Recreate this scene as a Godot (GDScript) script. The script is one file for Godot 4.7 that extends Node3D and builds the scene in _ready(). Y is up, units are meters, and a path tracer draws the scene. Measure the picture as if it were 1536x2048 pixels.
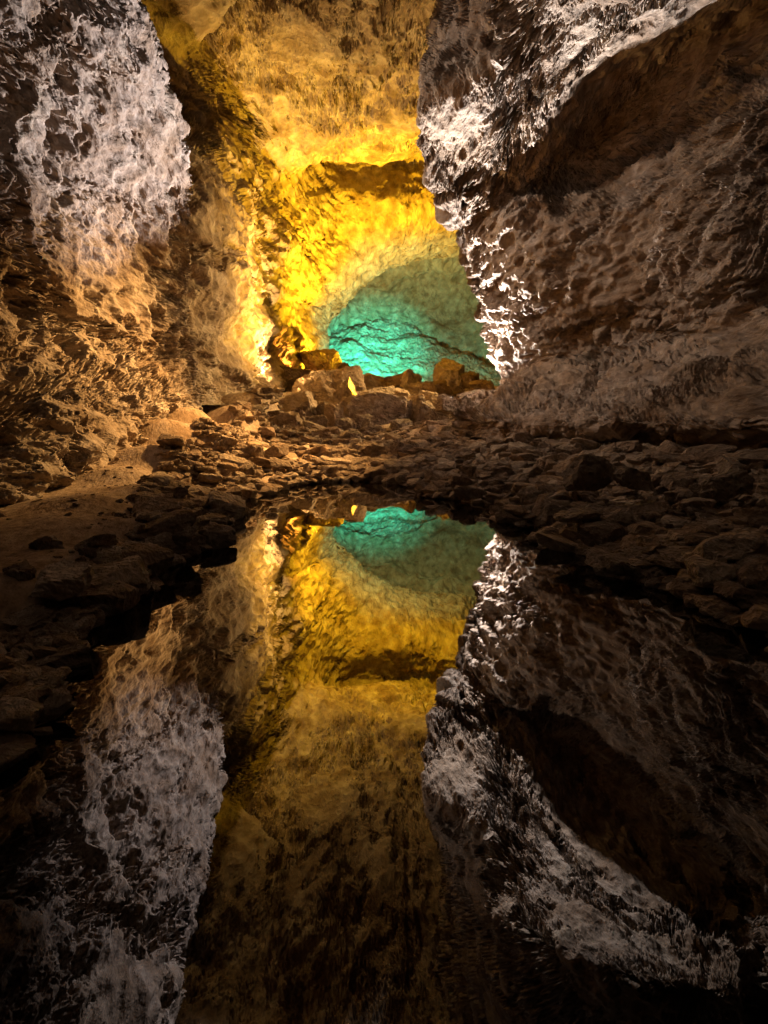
extends Node3D
# A lava-tube cave at night-dark, lit by a few hidden floodlights, mirrored in a still shallow pool.
# World: metres, y up, water at y = 0, the photographer crouches at the near end of the pool and looks along -z.

const LEFT_WALL := [
	[Vector3(-3.00, -0.40, 9.00), Vector3(-3.20, -0.40, 4.00), Vector3(-3.20, -0.40, 0.00), Vector3(-3.10, -0.40, -3.00), Vector3(-3.25, -0.20, -5.00), Vector3(-3.30, 0.00, -7.00), Vector3(-3.50, 0.20, -9.00), Vector3(-3.80, 0.40, -11.00), Vector3(-3.90, 0.60, -12.50), Vector3(-4.00, 0.80, -14.00), Vector3(-5.00, 1.00, -15.50)],
	[Vector3(-3.00, 0.30, 9.00), Vector3(-3.20, 0.30, 4.00), Vector3(-3.10, 0.25, 0.00), Vector3(-3.00, 0.25, -3.00), Vector3(-3.20, 0.30, -5.00), Vector3(-3.25, 0.50, -7.00), Vector3(-3.50, 0.70, -9.00), Vector3(-3.75, 1.00, -11.00), Vector3(-3.90, 1.20, -12.50), Vector3(-4.00, 1.50, -14.00), Vector3(-5.00, 1.70, -15.50)],
	[Vector3(-3.00, 0.80, 9.00), Vector3(-3.20, 0.80, 4.00), Vector3(-3.10, 0.80, 0.00), Vector3(-3.00, 0.70, -3.00), Vector3(-3.25, 0.80, -5.00), Vector3(-3.30, 1.00, -7.00), Vector3(-3.55, 1.20, -9.00), Vector3(-3.80, 1.40, -11.00), Vector3(-3.95, 1.60, -12.50), Vector3(-4.00, 1.80, -14.00), Vector3(-5.00, 1.90, -15.50)],
	[Vector3(-3.20, 1.40, 9.00), Vector3(-3.40, 1.40, 4.00), Vector3(-3.30, 1.40, 0.00), Vector3(-3.20, 1.30, -3.00), Vector3(-3.50, 1.45, -5.00), Vector3(-3.60, 1.50, -7.00), Vector3(-3.90, 1.65, -9.00), Vector3(-4.10, 1.80, -11.00), Vector3(-4.20, 1.95, -12.50), Vector3(-4.02, 2.10, -14.00), Vector3(-5.00, 2.30, -15.50)],
	[Vector3(-3.40, 2.00, 9.00), Vector3(-3.60, 2.00, 4.00), Vector3(-3.50, 2.00, 0.00), Vector3(-3.45, 1.90, -3.00), Vector3(-3.75, 2.00, -5.00), Vector3(-3.95, 2.10, -7.00), Vector3(-4.25, 2.20, -9.00), Vector3(-4.35, 2.40, -11.00), Vector3(-4.35, 2.50, -12.50), Vector3(-4.02, 2.60, -14.00), Vector3(-5.00, 2.70, -15.50)],
	[Vector3(-3.20, 3.00, 9.00), Vector3(-3.40, 3.00, 4.00), Vector3(-3.30, 3.00, 0.00), Vector3(-3.30, 3.00, -3.00), Vector3(-3.50, 3.00, -5.00), Vector3(-3.80, 3.00, -7.00), Vector3(-4.15, 3.10, -9.00), Vector3(-4.30, 3.20, -11.00), Vector3(-4.25, 3.20, -12.50), Vector3(-4.05, 3.20, -14.00), Vector3(-5.00, 3.20, -15.50)],
	[Vector3(-2.80, 3.90, 9.00), Vector3(-3.00, 3.90, 4.00), Vector3(-2.80, 3.90, 0.00), Vector3(-2.85, 3.90, -3.00), Vector3(-3.10, 4.00, -5.00), Vector3(-3.60, 4.00, -7.00), Vector3(-3.90, 4.00, -9.00), Vector3(-4.05, 4.00, -11.00), Vector3(-4.00, 3.80, -12.50), Vector3(-4.10, 3.60, -14.00), Vector3(-5.00, 3.70, -15.50)],
	[Vector3(-2.50, 4.50, 9.00), Vector3(-2.70, 4.50, 4.00), Vector3(-2.50, 4.50, 0.00), Vector3(-2.55, 4.40, -3.00), Vector3(-2.75, 4.60, -5.00), Vector3(-3.10, 4.70, -7.00), Vector3(-3.40, 4.80, -9.00), Vector3(-3.55, 4.70, -11.00), Vector3(-3.80, 4.30, -12.50), Vector3(-4.15, 4.00, -14.00), Vector3(-5.00, 4.20, -15.50)],
	[Vector3(-2.10, 5.00, 9.00), Vector3(-2.20, 5.00, 4.00), Vector3(-2.10, 4.90, 0.00), Vector3(-2.15, 4.90, -3.00), Vector3(-2.30, 5.20, -5.00), Vector3(-2.60, 5.35, -7.00), Vector3(-2.85, 5.45, -9.00), Vector3(-3.10, 5.30, -11.00), Vector3(-3.60, 4.75, -12.50), Vector3(-4.20, 4.30, -14.00), Vector3(-5.00, 4.70, -15.50)],
	[Vector3(-2.30, 5.90, 9.00), Vector3(-2.40, 5.90, 4.00), Vector3(-2.30, 5.80, 0.00), Vector3(-2.30, 5.80, -3.00), Vector3(-2.50, 6.00, -5.00), Vector3(-2.80, 6.20, -7.00), Vector3(-3.10, 6.30, -9.00), Vector3(-3.40, 6.20, -11.00), Vector3(-3.90, 5.60, -12.50), Vector3(-4.40, 5.20, -14.00), Vector3(-5.20, 5.50, -15.50)],
	[Vector3(-3.30, 7.00, 9.00), Vector3(-3.40, 7.00, 4.00), Vector3(-3.30, 7.00, 0.00), Vector3(-3.30, 7.00, -3.00), Vector3(-3.50, 7.00, -5.00), Vector3(-3.80, 7.20, -7.00), Vector3(-4.20, 7.50, -9.00), Vector3(-4.50, 7.60, -11.00), Vector3(-4.80, 7.40, -12.50), Vector3(-5.20, 7.20, -14.00), Vector3(-6.20, 7.20, -15.50)],
	[Vector3(-4.50, 9.00, 9.00), Vector3(-4.50, 9.00, 4.00), Vector3(-4.60, 9.00, 0.00), Vector3(-4.80, 9.00, -3.00), Vector3(-5.00, 9.00, -5.00), Vector3(-5.20, 9.00, -7.00), Vector3(-5.50, 9.30, -9.00), Vector3(-6.00, 9.50, -11.00), Vector3(-6.50, 9.80, -12.50), Vector3(-7.00, 10.00, -14.00), Vector3(-8.00, 10.00, -15.50)],
]
const VAULT := [
	[Vector3(-7.70, 5.22, 11.00), Vector3(-4.95, 5.79, 11.00), Vector3(-3.30, 6.02, 11.00), Vector3(-1.65, 6.16, 11.00), Vector3(-0.33, 6.20, 11.00), Vector3(0.88, 6.19, 11.00), Vector3(1.98, 6.14, 11.00), Vector3(3.08, 6.04, 11.00), Vector3(5.50, 5.70, 11.00)],
	[Vector3(-7.70, 6.62, 5.00), Vector3(-4.95, 7.19, 5.00), Vector3(-3.30, 7.42, 5.00), Vector3(-1.65, 7.55, 5.00), Vector3(-0.33, 7.60, 5.00), Vector3(0.88, 7.59, 5.00), Vector3(1.98, 7.54, 5.00), Vector3(3.08, 7.44, 5.00), Vector3(5.50, 7.10, 5.00)],
	[Vector3(-7.70, 7.62, -1.00), Vector3(-4.95, 8.20, -1.00), Vector3(-3.30, 8.42, -1.00), Vector3(-1.65, 8.55, -1.00), Vector3(-0.33, 8.60, -1.00), Vector3(0.88, 8.59, -1.00), Vector3(1.98, 8.54, -1.00), Vector3(3.08, 8.44, -1.00), Vector3(5.50, 8.10, -1.00)],
	[Vector3(-7.70, 7.92, -6.00), Vector3(-4.95, 8.50, -6.00), Vector3(-3.30, 8.72, -6.00), Vector3(-1.65, 8.86, -6.00), Vector3(-0.33, 8.90, -6.00), Vector3(0.88, 8.89, -6.00), Vector3(1.98, 8.84, -6.00), Vector3(3.08, 8.74, -6.00), Vector3(5.50, 8.40, -6.00)],
	[Vector3(-7.70, 8.02, -9.50), Vector3(-4.95, 8.60, -9.50), Vector3(-3.30, 8.82, -9.50), Vector3(-1.65, 8.96, -9.50), Vector3(-0.33, 9.00, -9.50), Vector3(0.88, 8.99, -9.50), Vector3(1.98, 8.94, -9.50), Vector3(3.08, 8.84, -9.50), Vector3(5.50, 8.50, -9.50)],
	[Vector3(-5.20, 8.48, -12.00), Vector3(-3.49, 8.90, -13.00), Vector3(-2.71, 9.37, -13.80), Vector3(-1.97, 9.60, -14.20), Vector3(-1.16, 9.65, -14.30), Vector3(-0.33, 9.58, -14.20), Vector3(0.49, 9.45, -14.00), Vector3(1.18, 9.32, -13.80), Vector3(2.52, 9.33, -14.00)],
	[Vector3(-5.88, 8.43, -14.00), Vector3(-4.13, 9.20, -15.50), Vector3(-3.43, 9.66, -16.50), Vector3(-2.57, 9.95, -17.20), Vector3(-1.49, 10.19, -17.80), Vector3(-0.45, 10.22, -18.00), Vector3(0.61, 10.20, -18.00), Vector3(1.67, 10.18, -18.00), Vector3(3.16, 9.91, -17.50)],
	[Vector3(-6.15, 8.08, -15.50), Vector3(-4.28, 8.18, -15.80), Vector3(-3.92, 9.76, -18.60), Vector3(-3.13, 10.21, -20.50), Vector3(-1.85, 10.35, -21.50), Vector3(-0.59, 10.47, -22.00), Vector3(0.72, 10.45, -22.00), Vector3(2.03, 10.43, -22.00), Vector3(3.82, 9.98, -21.00)],
	[Vector3(-5.46, 7.22, -14.50), Vector3(-4.13, 7.53, -15.40), Vector3(-3.88, 9.03, -18.40), Vector3(-3.53, 9.83, -21.80), Vector3(-2.86, 10.45, -24.30), Vector3(-1.79, 11.52, -27.50), Vector3(0.72, 11.94, -29.00), Vector3(2.03, 12.44, -29.00), Vector3(4.92, 11.80, -27.00)],
	[Vector3(-4.89, 6.61, -14.00), Vector3(-4.04, 6.91, -15.10), Vector3(-3.94, 8.46, -18.40), Vector3(-3.92, 9.80, -23.00), Vector3(-3.35, 11.01, -27.00), Vector3(-2.10, 13.18, -31.50), Vector3(0.76, 13.53, -32.80), Vector3(2.36, 13.40, -32.00), Vector3(5.65, 13.18, -31.00)],
	[Vector3(-4.49, 5.78, -13.60), Vector3(-4.03, 6.15, -15.00), Vector3(-4.04, 7.60, -18.50), Vector3(-4.04, 8.73, -22.50), Vector3(-3.60, 10.23, -27.50), Vector3(-2.10, 11.32, -31.50), Vector3(0.78, 11.51, -32.50), Vector3(2.59, 11.82, -32.00), Vector3(5.77, 11.61, -31.50)],
	[Vector3(-4.32, 5.04, -13.40), Vector3(-3.95, 5.28, -14.60), Vector3(-4.03, 6.33, -18.00), Vector3(-4.00, 7.43, -22.00), Vector3(-3.55, 8.81, -27.50), Vector3(-2.22, 10.12, -32.60), Vector3(0.81, 10.60, -34.50), Vector3(3.18, 10.81, -34.50), Vector3(6.25, 10.75, -34.00)],
	[Vector3(-4.29, 4.24, -13.30), Vector3(-3.94, 4.39, -14.40), Vector3(-4.06, 5.13, -17.60), Vector3(-4.07, 5.98, -21.60), Vector3(-3.71, 7.32, -27.50), Vector3(-2.58, 8.66, -33.50), Vector3(0.28, 10.11, -36.50), Vector3(3.69, 10.85, -37.00), Vector3(6.80, 11.07, -37.00)],
	[Vector3(-4.33, 3.55, -13.30), Vector3(-3.96, 3.68, -14.30), Vector3(-4.06, 4.19, -17.40), Vector3(-4.07, 4.89, -21.30), Vector3(-3.96, 6.07, -27.00), Vector3(-3.47, 6.85, -34.00), Vector3(-1.42, 8.53, -37.50), Vector3(1.16, 9.91, -38.00), Vector3(5.83, 10.87, -38.00)],
	[Vector3(-4.37, 3.06, -13.30), Vector3(-3.97, 3.20, -14.30), Vector3(-4.09, 3.67, -17.40), Vector3(-4.15, 4.91, -22.00), Vector3(-4.18, 6.49, -29.00), Vector3(-3.56, 7.30, -36.00), Vector3(-2.10, 7.86, -38.00), Vector3(0.88, 9.89, -38.50), Vector3(5.91, 10.83, -38.50)],
	[Vector3(-4.40, 2.55, -13.30), Vector3(-4.00, 2.67, -14.40), Vector3(-4.13, 2.94, -17.40), Vector3(-4.12, 3.55, -21.50), Vector3(-3.99, 4.57, -28.00), Vector3(-3.28, 5.69, -35.50), Vector3(-2.65, 7.15, -38.00), Vector3(0.59, 9.82, -38.80), Vector3(5.95, 10.74, -38.80)],
	[Vector3(-4.45, 1.84, -13.30), Vector3(-4.08, 1.85, -14.60), Vector3(-4.12, 1.97, -17.50), Vector3(-4.01, 2.20, -21.00), Vector3(-3.83, 2.73, -27.00), Vector3(-3.04, 4.61, -35.50), Vector3(-2.90, 6.73, -38.00), Vector3(0.29, 9.79, -39.00), Vector3(5.99, 10.79, -39.00)],
	[Vector3(-4.48, 1.43, -13.30), Vector3(-4.11, 1.34, -14.60), Vector3(-4.15, 1.40, -17.50), Vector3(-4.04, 1.55, -21.00), Vector3(-3.87, 1.79, -27.00), Vector3(-3.68, 4.58, -38.00), Vector3(-3.55, 7.04, -40.00), Vector3(-0.64, 10.49, -41.00), Vector3(6.29, 12.18, -41.00)],
]
const CHAMBER := [
	[Vector3(-5.53, 13.64, -37.00), Vector3(-3.53, 14.18, -39.50), Vector3(-1.17, 14.19, -40.50), Vector3(1.28, 14.15, -40.50), Vector3(4.30, 13.95, -40.00), Vector3(7.15, 13.58, -39.00), Vector3(9.84, 13.21, -38.00)],
	[Vector3(-5.20, 11.21, -40.00), Vector3(-3.76, 11.44, -41.00), Vector3(-1.93, 11.36, -42.00), Vector3(1.31, 11.37, -42.50), Vector3(4.51, 11.72, -42.00), Vector3(7.64, 11.85, -41.50), Vector3(10.11, 11.56, -40.00)],
	[Vector3(-5.09, 9.35, -41.00), Vector3(-3.68, 9.73, -43.00), Vector3(-1.76, 10.28, -45.00), Vector3(1.35, 10.68, -44.50), Vector3(4.73, 10.95, -44.00), Vector3(7.93, 10.83, -43.00), Vector3(10.15, 10.10, -40.00)],
	[Vector3(-4.85, 7.21, -41.00), Vector3(-3.62, 7.91, -43.60), Vector3(-1.80, 8.50, -45.00), Vector3(1.01, 8.87, -45.80), Vector3(4.49, 8.68, -45.00), Vector3(7.46, 8.46, -44.00), Vector3(9.90, 7.43, -40.00)],
	[Vector3(-4.92, 5.34, -41.00), Vector3(-3.70, 5.95, -43.80), Vector3(-1.87, 6.45, -45.40), Vector3(0.99, 6.48, -46.00), Vector3(4.44, 6.24, -44.50), Vector3(7.32, 5.69, -43.00), Vector3(9.95, 5.01, -40.00)],
	[Vector3(-5.00, 2.82, -41.00), Vector3(-3.80, 2.93, -44.00), Vector3(-2.02, 3.03, -47.00), Vector3(0.98, 3.02, -48.00), Vector3(4.58, 2.88, -46.00), Vector3(7.35, 2.71, -43.00), Vector3(10.01, 2.55, -40.00)],
]
const SLOPE := [
	[Vector3(-5.97, 7.06, -47.00), Vector3(-4.12, 7.39, -47.00), Vector3(-2.11, 7.92, -47.50), Vector3(0.11, 7.75, -48.00), Vector3(2.53, 6.98, -48.00), Vector3(4.32, 5.94, -47.00), Vector3(8.90, 3.69, -44.00)],
	[Vector3(-5.57, 7.00, -44.00), Vector3(-3.89, 7.38, -44.50), Vector3(-2.00, 8.00, -45.20), Vector3(0.11, 7.79, -45.40), Vector3(2.38, 6.88, -45.00), Vector3(4.02, 5.83, -43.80), Vector3(8.29, 3.82, -41.00)],
	[Vector3(-5.05, 5.13, -42.00), Vector3(-3.75, 5.46, -42.30), Vector3(-2.09, 5.79, -42.60), Vector3(0.07, 5.72, -42.80), Vector3(2.23, 4.99, -42.40), Vector3(3.80, 4.24, -41.40), Vector3(7.90, 2.69, -39.00)],
	[Vector3(-4.86, 3.40, -40.00), Vector3(-3.59, 3.53, -40.00), Vector3(-2.01, 3.66, -40.00), Vector3(0.04, 3.57, -40.00), Vector3(2.07, 3.20, -39.60), Vector3(3.58, 2.75, -39.00), Vector3(7.51, 1.88, -37.00)],
	[Vector3(-4.84, 1.78, -37.00), Vector3(-3.37, 1.76, -37.00), Vector3(-1.90, 1.88, -37.00), Vector3(0.01, 1.85, -37.00), Vector3(1.92, 1.68, -37.00), Vector3(3.30, 1.49, -36.00), Vector3(7.11, 1.01, -35.00)],
]
const RIGHT_WALL := [
	[Vector3(3.43, 0.63, -18.20), Vector3(1.83, 0.63, -15.60), Vector3(1.85, 0.59, -15.00), Vector3(1.87, 0.56, -14.40), Vector3(2.24, 0.28, -11.30), Vector3(2.77, 0.19, -10.00), Vector3(3.51, 0.12, -8.20), Vector3(3.78, 0.09, -6.80), Vector3(4.20, -0.40, -2.00), Vector3(4.20, -0.40, 4.00), Vector3(3.90, -0.40, 10.00)],
	[Vector3(3.40, 1.02, -18.20), Vector3(1.80, 1.02, -15.60), Vector3(1.83, 0.97, -15.00), Vector3(1.84, 0.93, -14.40), Vector3(2.23, 0.66, -11.30), Vector3(2.76, 0.56, -10.00), Vector3(3.49, 0.54, -8.20), Vector3(3.74, 0.56, -6.80), Vector3(4.20, 0.40, -2.00), Vector3(4.20, 0.40, 4.00), Vector3(3.90, 0.40, 10.00)],
	[Vector3(3.61, 1.32, -18.40), Vector3(2.01, 1.32, -15.80), Vector3(2.02, 1.27, -15.20), Vector3(2.06, 1.22, -14.60), Vector3(2.17, 0.99, -11.20), Vector3(2.50, 0.93, -9.90), Vector3(2.94, 0.90, -8.10), Vector3(3.29, 0.87, -6.70), Vector3(3.90, 0.90, -2.00), Vector3(3.90, 0.90, 4.00), Vector3(3.60, 0.90, 10.00)],
	[Vector3(4.23, 1.63, -18.60), Vector3(2.63, 1.63, -16.00), Vector3(2.61, 1.63, -15.40), Vector3(2.62, 1.65, -14.80), Vector3(3.23, 1.59, -11.30), Vector3(3.59, 1.51, -9.70), Vector3(3.80, 1.39, -8.00), Vector3(3.90, 1.30, -6.70), Vector3(4.30, 1.50, -2.00), Vector3(4.30, 1.50, 4.00), Vector3(4.00, 1.50, 10.00)],
	[Vector3(4.66, 1.88, -19.00), Vector3(3.06, 1.88, -16.40), Vector3(3.08, 1.96, -15.70), Vector3(3.08, 2.07, -14.90), Vector3(4.31, 2.16, -11.50), Vector3(4.52, 2.04, -9.90), Vector3(4.55, 1.90, -8.20), Vector3(4.51, 1.77, -6.80), Vector3(4.80, 1.80, -2.00), Vector3(4.80, 1.80, 4.00), Vector3(4.50, 1.80, 10.00)],
	[Vector3(4.42, 2.89, -18.80), Vector3(2.82, 2.89, -16.20), Vector3(2.79, 3.03, -15.40), Vector3(2.71, 3.13, -14.50), Vector3(3.61, 2.99, -11.40), Vector3(4.32, 2.77, -9.80), Vector3(4.51, 2.51, -8.10), Vector3(4.86, 2.33, -6.70), Vector3(4.90, 2.60, -2.00), Vector3(4.90, 2.60, 4.00), Vector3(4.60, 2.60, 10.00)],
	[Vector3(4.03, 4.07, -18.00), Vector3(2.43, 4.07, -15.40), Vector3(2.37, 4.15, -14.70), Vector3(2.32, 4.18, -13.90), Vector3(3.35, 3.70, -11.20), Vector3(4.05, 3.44, -9.60), Vector3(4.30, 3.05, -7.90), Vector3(4.74, 2.84, -6.60), Vector3(4.80, 3.30, -2.00), Vector3(4.80, 3.30, 4.00), Vector3(4.50, 3.30, 10.00)],
	[Vector3(3.46, 4.81, -17.00), Vector3(1.86, 4.81, -14.40), Vector3(1.89, 4.94, -13.70), Vector3(1.86, 4.95, -12.80), Vector3(3.19, 4.43, -11.30), Vector3(3.91, 3.96, -9.50), Vector3(4.15, 3.53, -7.80), Vector3(4.62, 3.32, -6.50), Vector3(4.60, 3.80, -2.00), Vector3(4.60, 3.80, 4.00), Vector3(4.30, 3.80, 10.00)],
	[Vector3(2.78, 5.30, -15.60), Vector3(1.18, 5.30, -13.00), Vector3(1.61, 5.36, -12.40), Vector3(2.10, 5.26, -11.50), Vector3(3.40, 5.18, -11.50), Vector3(3.88, 4.50, -9.50), Vector3(4.12, 3.97, -7.80), Vector3(4.50, 3.78, -6.40), Vector3(4.50, 4.20, -2.00), Vector3(4.50, 4.20, 4.00), Vector3(4.20, 4.20, 10.00)],
	[Vector3(2.35, 5.62, -14.30), Vector3(0.75, 5.62, -11.70), Vector3(1.64, 5.55, -10.80), Vector3(2.42, 5.32, -9.60), Vector3(3.64, 5.68, -11.00), Vector3(4.00, 5.00, -9.50), Vector3(4.03, 4.39, -7.70), Vector3(4.39, 4.16, -6.30), Vector3(4.30, 4.60, -2.00), Vector3(4.30, 4.60, 4.00), Vector3(4.00, 4.60, 10.00)],
	[Vector3(2.32, 5.85, -13.00), Vector3(0.72, 5.85, -10.40), Vector3(1.98, 5.41, -8.80), Vector3(2.98, 5.10, -7.60), Vector3(3.94, 5.61, -9.00), Vector3(4.17, 5.23, -8.50), Vector3(4.22, 4.83, -7.50), Vector3(4.28, 4.48, -6.20), Vector3(4.20, 4.90, -2.00), Vector3(4.20, 4.90, 4.00), Vector3(3.90, 4.90, 10.00)],
	[Vector3(2.51, 7.85, -15.20), Vector3(0.91, 7.85, -12.60), Vector3(1.76, 5.46, -7.50), Vector3(3.27, 4.70, -6.20), Vector3(4.24, 5.43, -7.60), Vector3(4.35, 5.21, -7.40), Vector3(4.42, 5.03, -7.00), Vector3(4.33, 4.68, -6.00), Vector3(4.00, 5.10, -2.00), Vector3(4.00, 5.10, 4.00), Vector3(3.70, 5.10, 10.00)],
	[Vector3(2.65, 8.90, -14.80), Vector3(1.05, 8.90, -12.20), Vector3(1.71, 5.34, -6.30), Vector3(3.22, 4.39, -5.00), Vector3(3.86, 4.89, -5.80), Vector3(3.82, 4.66, -5.50), Vector3(3.84, 4.45, -5.20), Vector3(3.77, 4.28, -4.80), Vector3(3.60, 5.30, -2.00), Vector3(3.60, 5.30, 4.00), Vector3(3.30, 5.30, 10.00)],
	[Vector3(2.50, 10.50, -11.00), Vector3(1.00, 9.90, -9.50), Vector3(1.60, 8.80, -7.00), Vector3(3.00, 6.50, -4.50), Vector3(3.20, 6.30, -4.00), Vector3(3.40, 6.10, -3.50), Vector3(3.60, 6.00, -3.00), Vector3(3.50, 6.10, -2.60), Vector3(3.30, 6.10, -1.00), Vector3(3.20, 6.10, 4.00), Vector3(3.00, 6.00, 10.00)],
	[Vector3(3.50, 11.00, -5.00), Vector3(2.00, 10.00, -5.00), Vector3(2.20, 9.00, -4.00), Vector3(3.00, 8.00, -2.00), Vector3(3.20, 8.00, -2.00), Vector3(3.40, 8.00, -1.80), Vector3(3.60, 8.00, -1.60), Vector3(3.50, 8.00, -1.20), Vector3(3.30, 8.00, 0.00), Vector3(3.20, 8.00, 4.00), Vector3(3.00, 8.00, 10.00)],
]
const GROUND_POINTS := [Vector3(-1.19, 0.00, -1.63), Vector3(-1.14, 0.00, -1.85), Vector3(-1.16, 0.00, -2.17), Vector3(-1.31, 0.00, -2.72), Vector3(-1.35, 0.00, -3.12), Vector3(-1.31, 0.00, -3.59), Vector3(-1.37, 0.00, -4.38), Vector3(-1.37, 0.00, -5.23), Vector3(-1.66, 0.00, -6.17), Vector3(-2.10, 0.00, -7.30), Vector3(-2.61, 0.00, -9.58), Vector3(-2.23, 0.00, -11.19), Vector3(-1.41, 0.00, -11.88), Vector3(-0.26, 0.00, -11.90), Vector3(0.82, 0.00, -10.86), Vector3(1.03, 0.00, -9.18), Vector3(1.14, 0.00, -7.28), Vector3(1.16, 0.00, -5.76), Vector3(1.24, 0.00, -4.68), Vector3(1.38, 0.00, -3.88), Vector3(1.53, 0.00, -3.33), Vector3(1.69, 0.00, -2.97), Vector3(1.79, 0.00, -2.55), Vector3(1.76, 0.00, -2.11), Vector3(-0.81, -0.45, -4.68), Vector3(-1.15, -0.45, -2.92), Vector3(-1.11, -0.45, -3.33), Vector3(-1.11, -0.45, -3.87), Vector3(-1.08, -0.45, -2.45), Vector3(-1.21, -0.45, -5.00), Vector3(1.14, -0.45, -3.62), Vector3(1.02, -0.45, -4.25), Vector3(1.25, -0.45, -3.12), Vector3(1.02, -0.45, -5.38), Vector3(-0.67, -0.45, -6.40), Vector3(-0.95, -0.45, -5.55), Vector3(-1.00, -0.45, -4.89), Vector3(-1.01, -0.45, -4.20), Vector3(0.82, -0.45, -4.75), Vector3(0.87, -0.45, -4.23), Vector3(1.01, -0.45, -3.46), Vector3(-1.04, -0.45, -3.58), Vector3(0.71, -0.45, -6.60), Vector3(-0.32, -0.45, -5.76), Vector3(0.38, -0.45, -5.69), Vector3(-0.47, -0.45, -8.62), Vector3(-1.22, -0.45, -7.20), Vector3(0.63, -0.45, -4.24), Vector3(0.07, -0.45, -2.90), Vector3(-0.60, -0.45, -2.60), Vector3(0.79, -0.45, -2.86), Vector3(-0.71, -0.45, -1.93), Vector3(-0.11, -0.45, -1.76), Vector3(0.79, -0.45, -1.73), Vector3(0.26, -0.45, -1.31), Vector3(-0.29, -0.45, -1.17), Vector3(0.58, -0.45, -2.07), Vector3(0.00, -0.45, 1.00), Vector3(1.20, -0.45, 1.00), Vector3(-0.80, -0.45, 1.00), Vector3(0.00, -0.45, -0.30), Vector3(0.00, -0.45, 4.00), Vector3(1.50, -0.45, 4.00), Vector3(-1.91, 0.26, -3.08), Vector3(-1.88, 0.30, -3.31), Vector3(-1.82, 0.33, -3.66), Vector3(-1.90, 0.36, -4.68), Vector3(-2.33, 0.42, -6.03), Vector3(-3.07, 0.55, -8.86), Vector3(-3.46, 0.68, -12.52), Vector3(-3.19, 0.72, -15.04), Vector3(-2.55, 0.28, -4.16), Vector3(-2.44, 0.33, -4.49), Vector3(-2.56, 0.40, -5.29), Vector3(-2.92, 0.52, -6.89), Vector3(-3.67, 0.36, -6.42), Vector3(-2.99, 0.71, -8.00), Vector3(-3.06, 0.98, -10.50), Vector3(-3.16, 1.33, -13.50), Vector3(-3.77, 1.75, -18.00), Vector3(-3.46, 1.05, -10.00), Vector3(-3.67, 1.29, -12.00), Vector3(-1.39, 0.14, -3.65), Vector3(-1.46, 0.15, -4.78), Vector3(-2.17, 0.20, -6.90), Vector3(-2.76, 0.28, -11.18), Vector3(-2.16, 0.30, -13.05), Vector3(-1.42, 0.12, -3.00), Vector3(-1.41, 0.16, -2.50), Vector3(-1.29, 0.18, -2.02), Vector3(-2.60, 0.22, -1.00), Vector3(-2.60, 0.22, 1.00), Vector3(-2.60, 0.22, 5.00), Vector3(-2.00, 0.22, -1.00), Vector3(-3.60, 0.50, -4.00), Vector3(-3.60, 0.50, 0.00), Vector3(-4.00, 0.50, -8.00), Vector3(-2.18, 0.40, -13.20), Vector3(-1.14, 0.32, -13.40), Vector3(-0.07, 0.35, -13.60), Vector3(0.93, 0.38, -13.80), Vector3(-2.32, 0.60, -17.50), Vector3(-0.92, 0.58, -17.50), Vector3(0.49, 0.60, -17.80), Vector3(1.69, 0.76, -17.00), Vector3(2.32, 0.94, -16.60), Vector3(-3.17, 1.04, -21.50), Vector3(-1.11, 1.01, -21.50), Vector3(0.61, 1.10, -22.00), Vector3(2.42, 1.18, -22.50), Vector3(-3.98, 1.57, -24.50), Vector3(-2.57, 1.84, -26.00), Vector3(-0.90, 1.78, -25.60), Vector3(0.74, 1.89, -26.00), Vector3(2.80, 1.94, -26.00), Vector3(-4.50, 2.00, -20.00), Vector3(5.00, 1.40, -20.00), Vector3(-5.50, 2.60, -27.00), Vector3(-2.00, 2.10, -29.00), Vector3(0.00, 2.00, -29.00), Vector3(4.00, 2.00, -29.00), Vector3(-4.00, 2.80, -33.00), Vector3(0.00, 2.00, -33.00), Vector3(0.00, 2.60, -36.00), Vector3(5.00, 2.60, -36.00), Vector3(-8.00, 2.50, -20.00), Vector3(8.00, 2.00, -22.00), Vector3(1.34, 0.45, -10.13), Vector3(1.84, 0.50, -9.78), Vector3(2.58, 0.50, -8.80), Vector3(3.03, 0.50, -7.04), Vector3(3.41, 0.50, -6.18), Vector3(3.40, 0.50, -5.05), Vector3(1.08, 0.22, -10.00), Vector3(1.36, 0.25, -7.88), Vector3(1.50, 0.26, -5.92), Vector3(1.63, 0.28, -4.64), Vector3(1.80, 0.28, -3.78), Vector3(1.94, 0.30, -3.22), Vector3(1.34, 0.08, -4.91), Vector3(1.54, 0.10, -3.89), Vector3(4.00, 0.50, -4.00), Vector3(4.00, 0.45, -1.00), Vector3(4.00, 0.45, 4.00), Vector3(2.70, 0.10, -1.00), Vector3(3.00, 0.20, 2.00), Vector3(5.00, 0.90, -8.00), Vector3(5.00, 1.20, -12.00)]
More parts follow.
